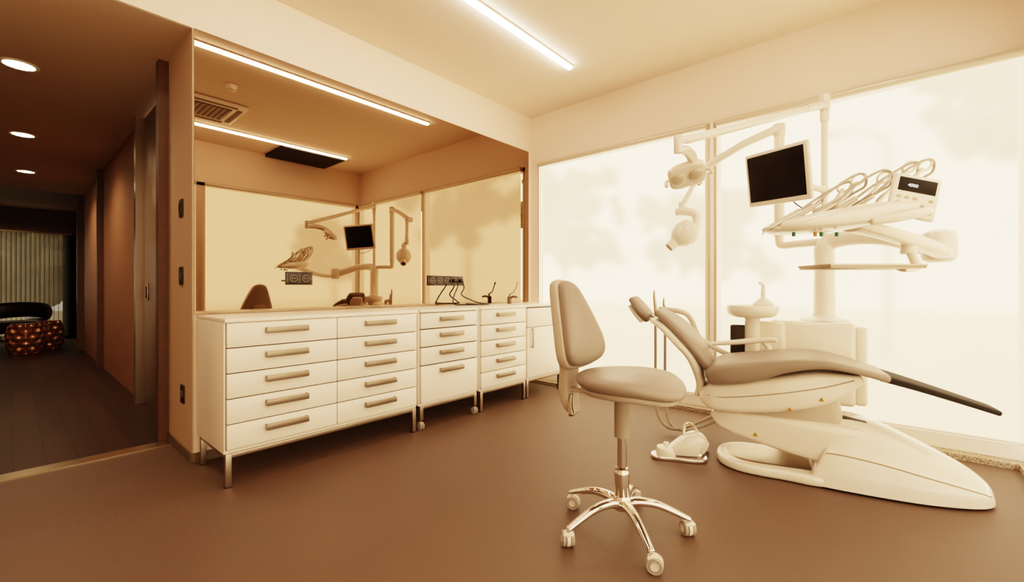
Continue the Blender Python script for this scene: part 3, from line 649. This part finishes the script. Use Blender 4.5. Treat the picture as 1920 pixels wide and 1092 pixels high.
# lamp pole + operating light
OL = thing("operating_light", "white dental operating light on a long pole arm", "dental lamp", (2.94, 3.79, 1.36), UR)
zo = 1.36
b = MB(); b.cyl((0, 0, 0.02), (0, 0, 2.30 - zo), .021, M_plast, seg=24); b.obj("pole", OL, label="slim white pole")
b = MB(); b.cyl((0, 0, 2.28 - zo), (0, 0, 2.36 - zo), .028, M_plast, seg=24, bev=.004); b.cyl((.0, 0, 2.36 - zo), (.0, 0, 2.47 - zo), .034, M_plast, seg=24, bev=.01)
b.sweep([(0, 0, 2.40 - zo), (-.18, -.09, 2.335 - zo), (-.20, -.1, 2.33 - zo)], [.03, .028, .026], M_plast, seg=18); 
b.sweep([(-.16, -.08, 2.34 - zo), (-1.20, -.58, 1.955 - zo)], [(.021, .024), (.021, .024)], M_plast, seg=18, n=1, up=(0, 0, 1), exp=3)
b.cyl((-1.27, -.615, 1.865 - zo), (-1.27, -.615, 1.965 - zo), .024, M_plast, seg=20, bev=.005)
b.sweep([(-1.27, -.615, 1.94 - zo), (-1.2, -.58, 1.955 - zo)], [.022, .022], M_plast, seg=14)
b.obj("upper_arm", OL, label="long white balanced arm")
b = MB(); b.sweep([(-1.27, -.615, 1.885 - zo), (-1.21, -.56, 1.90 - zo), (-1.16, -.50, 1.90 - zo), (-1.10, -.42, 1.87 - zo), (-1.04, -.34, 1.80 - zo), (-1.02, -.32, 1.76 - zo)], [(.018, .018), (.026, .022), (.03, .025), (.027, .023), (.022, .017), (.017, .013)], M_plast, seg=16, exp=3); b.obj("yoke", OL, label="white curved yoke")
Tl = Matrix.Translation((-1.125, -.38, 1.80 - zo)) @ Matrix.Rotation(R(-20), 4, 'Z') @ Matrix.Rotation(R(-14), 4, 'Y') @ Matrix.Rotation(R(-36), 4, 'X') @ Matrix.Scale(.88, 4)
lo_ = [(-.125, 0), (-.12, .07), (-.07, .098), (0, .10), (.07, .098), (.12, .07), (.125, 0), (.12, -.07), (.07, -.098), (0, -.10), (-.07, -.098), (-.12, -.07)]
b = MB(); b.pillow(lo_, .075, M_plast, Tl, lambda x, y: .02 - .6 * (x * x) - 1.2 * y * y, n=4)
b.obj("lamp_head", OL, label="white twin lobe lamp head")
b = MB()
for sx in (-1, 1): b.lathe([(.0, -.018), (.035, -.016), (.050, -.006), (.055, .004), (.0, .006)], M_lens, 28, Tl @ Matrix.Translation((sx * .060, 0, -.022)))
b.obj("lens", OL, label="clear curved lamp lens")
for sx in (-1, 1):
    b = MB(); b.sweep([tuple(Tl @ Vector((sx * .115, 0, .0))), tuple(Tl @ Vector((sx * .145, -.01, -.015))), tuple(Tl @ Vector((sx * .15, -.015, -.065)))], [.008, .010, .012], M_plast, seg=12); b.obj("handle", OL)

# x-ray machine
XR = thing("x_ray_machine", "white dental x-ray tube head on a jointed arm", "x-ray machine", (2.64, 3.92, 1.40))
def xo(x, y, z): return (x - 2.64, y - 3.92, z - 1.40)
b = MB(); b.sweep([xo(2.90, 3.82, 1.43), xo(2.76, 3.88, 1.43), xo(2.66, 3.92, 1.43), xo(2.64, 3.92, 1.47), xo(2.64, 3.92, 1.6)], [.028, .028, .028, .03, .03], M_plast, seg=18)
b.cyl(xo(2.64, 3.92, 1.5), xo(2.64, 3.92, 2.30), .036, M_plast, seg=24, bev=.005); b.cyl(xo(2.64, 3.92, 2.28), xo(2.64, 3.92, 2.37), .043, M_plast, seg=24, bev=.008); b.obj("post", XR)
b = MB(); b.sweep([xo(2.64, 3.90, 2.335), xo(2.40, 3.88, 2.26), xo(2.11, 3.85, 2.12)], [(.026, .030), (.024, .028), (.024, .028)], M_plast, seg=18, n=1, up=(0, 0, 1), exp=3.6)
b.cyl(xo(2.10, 3.80, 2.11), xo(2.10, 3.90, 2.11), .040, M_plast, seg=22, bev=.006); b.obj("upper_arm", XR)
b = MB(); b.sweep([xo(2.10, 3.82, 2.11), xo(2.02, 3.76, 1.92), xo(1.97, 3.72, 1.80)], [(.026, .022), (.023, .020), (.023, .020)], M_plast, seg=16, n=1)
b.cyl(xo(1.965, 3.72, 1.72), xo(1.965, 3.72, 1.82), .028, M_plast, seg=18, bev=.004)
b.sweep([xo(1.93, 3.69, 1.74), xo(1.98, 3.71, 1.745), xo(2.06, 3.74, 1.72), xo(2.075, 3.75, 1.66), xo(2.06, 3.74, 1.58)], [(.026, .030), (.030, .032), (.030, .032), (.028, .034), (.024, .036)], M_plast, seg=18, exp=3.4); b.obj("lower_arm", XR)
b = MB(); T, h = axis_T(xo(2.04, 3.72, 1.60), xo(1.88, 3.60, 1.42))
b.lathe([(.0, -.02), (.07, -.018), (.090, -.005), (.104, .04), (.108, .080), (.096, .105), (.092, .13), (.065, .16), (.052, .175), (.0, .175)], M_plast, 30, T); b.obj("tube_head", XR, label="rounded white x-ray tube head")
b = MB(); b.lathe([(.044, .165), (.041, .24), (.035, .245), (.035, .205), (.0, .205)], M_plast, 26, T); b.lathe([(.0, .21), (.034, .21), (.034, .212), (.0, .212)], M_dark, 20, T); b.obj("cone", XR, label="short cylindrical cone")

# monitor
MO = thing("monitor", "white framed flat monitor with dark screen", "monitor", (2.716, 3.41, 1.857), R(-30.7))
Tm = Matrix.Rotation(R(10), 4, 'X') @ Matrix.Rotation(R(3), 4, 'Y')
b = MB(); b.box((0, 0.0, 0), (.475, .03, .37), M_plast, .012, 3, T=Tm); b.box((0, .025, 0), (.30, .03, .24), M_plast, .012, 3, T=Tm); b.obj("bezel", MO)
b = MB(); b.box((-.002, -.0155, .005), (.425, .003, .315), M_screen, .001, T=Tm); b.obj("screen", MO, label="dark glossy screen")
Mi = (Matrix.Translation((2.716, 3.41, 1.857)) @ Matrix.Rotation(R(-30.7), 4, 'Z')).inverted()
b = MB(); b.sweep([tuple(Mi @ Vector(p)) for p in ((2.735, 3.45, 1.85), (2.80, 3.58, 1.83), (2.90, 3.72, 1.80), (2.94, 3.79, 1.80))], [(.022, .022), (.018, .022), (.018, .022), (.03, .03)], M_plast, seg=14)
b.obj("wall_arm", MO, label="white pole bracket"); 
b = MB(); b.sweep([tuple(Mi @ Vector(p)) for p in ((2.76, 3.46, 1.75), (2.82, 3.46, 1.66), (2.88, 3.55, 1.63), (2.93, 3.72, 1.70), (2.935, 3.765, 1.76))], .004, M_black, seg=8); b.obj("cable", MO, label="thin black cable")

# ------------------------------------------------------------------ lounge things
CB = thing("hammered_side_table", "copper side table of hexagonal hammered cells", "side table", (-7.7, .14, 0), group="copper lounge tables")
b = MB(); rows = 6; cols = 12; Ht = .50
def barrel(u, v):
    v = min(max(v, 0), 1); r = .175 + .05 * math.sin(math.pi * v); return Vector((r * math.cos(u), r * math.sin(u), v * Ht))
b.lathe([(.0, .004)] + [((.165 + .05 * math.sin(math.pi * i / 10)), Ht * i / 10) for i in range(11)] + [(.0, Ht - .01)], M_copper, 28)
du = 2 * math.pi / cols; dv = 1 / (rows - .5)
for r_ in range(rows):
    for c_ in range(cols):
        cu = (c_ + .5 * (r_ % 2)) * du; cv = r_ * dv + dv * .35
        ring = [(cu + du * .56 * math.sin(k * math.pi / 3), cv + dv * .64 * math.cos(k * math.pi / 3)) for k in range(6)]
        V = []
        for s_, o_ in ((.98, .004), (.82, .014), (.55, -.002), (.05, -.012)):
            for (u_, v_) in ring:
                p = barrel(cu + (u_ - cu) * s_, cv + (v_ - cv) * s_); n_ = Vector((p.x, p.y, 0)).normalized(); V.append(p + n_ * o_)
        F = [[l * 6 + k, l * 6 + (k + 1) % 6, (l + 1) * 6 + (k + 1) % 6, (l + 1) * 6 + k] for l in range(3) for k in range(6)] + [[18 + k for k in range(6)]]
        b.add(V, F, M_copper)
b.obj("drum", CB)
clone(CB, (-8.25, .40, 0), R(20))
LC = thing("lounge_armchair", "low black leather lounge armchair", "armchair", (-9.3, -.05, 0), R(-70))
b = MB(); b.box((0, 0, .36), (.85, .72, .22), M_black, .08, 4); b.obj("seat", LC)
b = MB(); b.sweep([(-.42, -.3, .5), (-.46, .05, .56), (-.36, .34, .66), (0, .42, .70), (.36, .34, .66), (.46, .05, .56), (.42, -.3, .5)], [(.07, .10), (.08, .13), (.09, .14), (.09, .14), (.09, .14), (.08, .13), (.07, .10)], M_black, seg=20, up=(0, 0, 1)); b.obj("backrest", LC)
for sx in (-.33, .33):
    for sy in (-.26, .26):
        b = MB(); b.cyl((sx, sy, .27), (sx * 1.1, sy * 1.1, .0), .018, M_steel, r1=.012, seg=12); b.obj("leg", LC)
VB = thing("vertical_blind", "sheer grey green vertical slat blind on the lounge window", "blind", (-10.15, 0, 0))
b = MB()
for i in range(37):
    y = -1.5 + i * .066; a = R(30); dy = .042 * math.cos(a); dx = .042 * math.sin(a)
    b.add([(-dx, y - dy, .05), (dx, y + dy, .05), (dx, y + dy, 2.24), (-dx, y - dy, 2.24)], [[0, 1, 2, 3]], M_slat)
b.obj("slats", VB)
b = MB(); b.box((0, -.35, 2.265), (.05, 2.4, .05), M_alu, .005); b.obj("head_rail", VB)

# ------------------------------------------------------------------ outside
g = MB(); g.box((0, 10, -.35), (70, 60, .1), M_grass); go = g.obj("ground", kind="structure", label="pale ground outside the building", category="ground")
def tree(x, y, hh, r, seed):
    rt = thing("tree", "leafy tree standing outside the window", "tree", (x, y, -.3), group="trees outside")
    b = MB(); b.sweep([(0, 0, 0), (.05, .02, hh * .35), (0, .05, hh * .7)], [.12, .08, .04], M_bark, seg=10); b.obj("trunk", rt)
    rnd = random.Random(seed); b = MB()
    for i in range(70):
        a = rnd.uniform(0, 6.28); rr = r * rnd.uniform(0, .95); zz = hh * .72 + rnd.uniform(-.5, .6) * r * 1.1
        c = Vector((rr * math.cos(a), rr * math.sin(a), zz)); q = r * rnd.uniform(.06, .22)
        bm = bmesh.new(); bmesh.ops.create_icosphere(bm, subdivisions=2, radius=q)
        for v in bm.verts: v.co *= 1 + .5 * noise.noise(v.co * (3.5 / q) + Vector((seed, i, 0)))
        bm.verts.index_update()
        b.add([v.co + c for v in bm.verts], [[v.index for v in f.verts] for f in bm.faces], M_foliage); bm.free()
    b.obj("foliage", rt)
tree(-2.6, 9.2, 4.0, 1.6, 1); tree(0.0, 11.5, 3.5, 1.5, 2); tree(5.1, 8.6, 5.0, 1.7, 3)
tree(12.5, 8.5, 4.0, 1.8, 6); tree(11, 1.0, 3.6, 1.5, 8); tree(-14.2, .4, 3.0, 1.9, 9); tree(-15.5, 5.2, 3.2, 1.4, 10)
SL = thing("street_lamp", "tall curved street lamp standing outside", "street lamp", (3.2, 12.0, -.3))
b = MB(); b.sweep([(0, 0, 0), (0, 0, 3.8), (-.15, 0, 4.4), (-.6, 0, 4.6)], [.07, .06, .05, .05], M_dark, seg=12); b.obj("pole", SL)
b = MB(); b.ell((-.85, 0, 4.58), (.3, .12, .08), M_dark); b.obj("lamp_head", SL)

# ------------------------------------------------------------------ world, camera
w = bpy.data.worlds.new("sky"); S.world = w; w.use_nodes = True
nt = w.node_tree; bg = nt.nodes["Background"]; bg.inputs["Color"].default_value = (1.0, .86, .68, 1); bg.inputs["Strength"].default_value = 4.2
cam = bpy.data.cameras.new("camera"); co = bpy.data.objects.new("camera", cam); COL.objects.link(co)
co.location = (3.32, 0, 1.10); co.rotation_euler = (R(90), 0, R(41.25))
cam.sensor_width = 36; cam.lens = 15.39; cam.shift_y = -0.003; cam.clip_start = .05; cam.clip_end = 200
S.camera = co
S.view_settings.view_transform = 'Filmic'; S.view_settings.look = 'High Contrast'; S.view_settings.exposure = 0.88
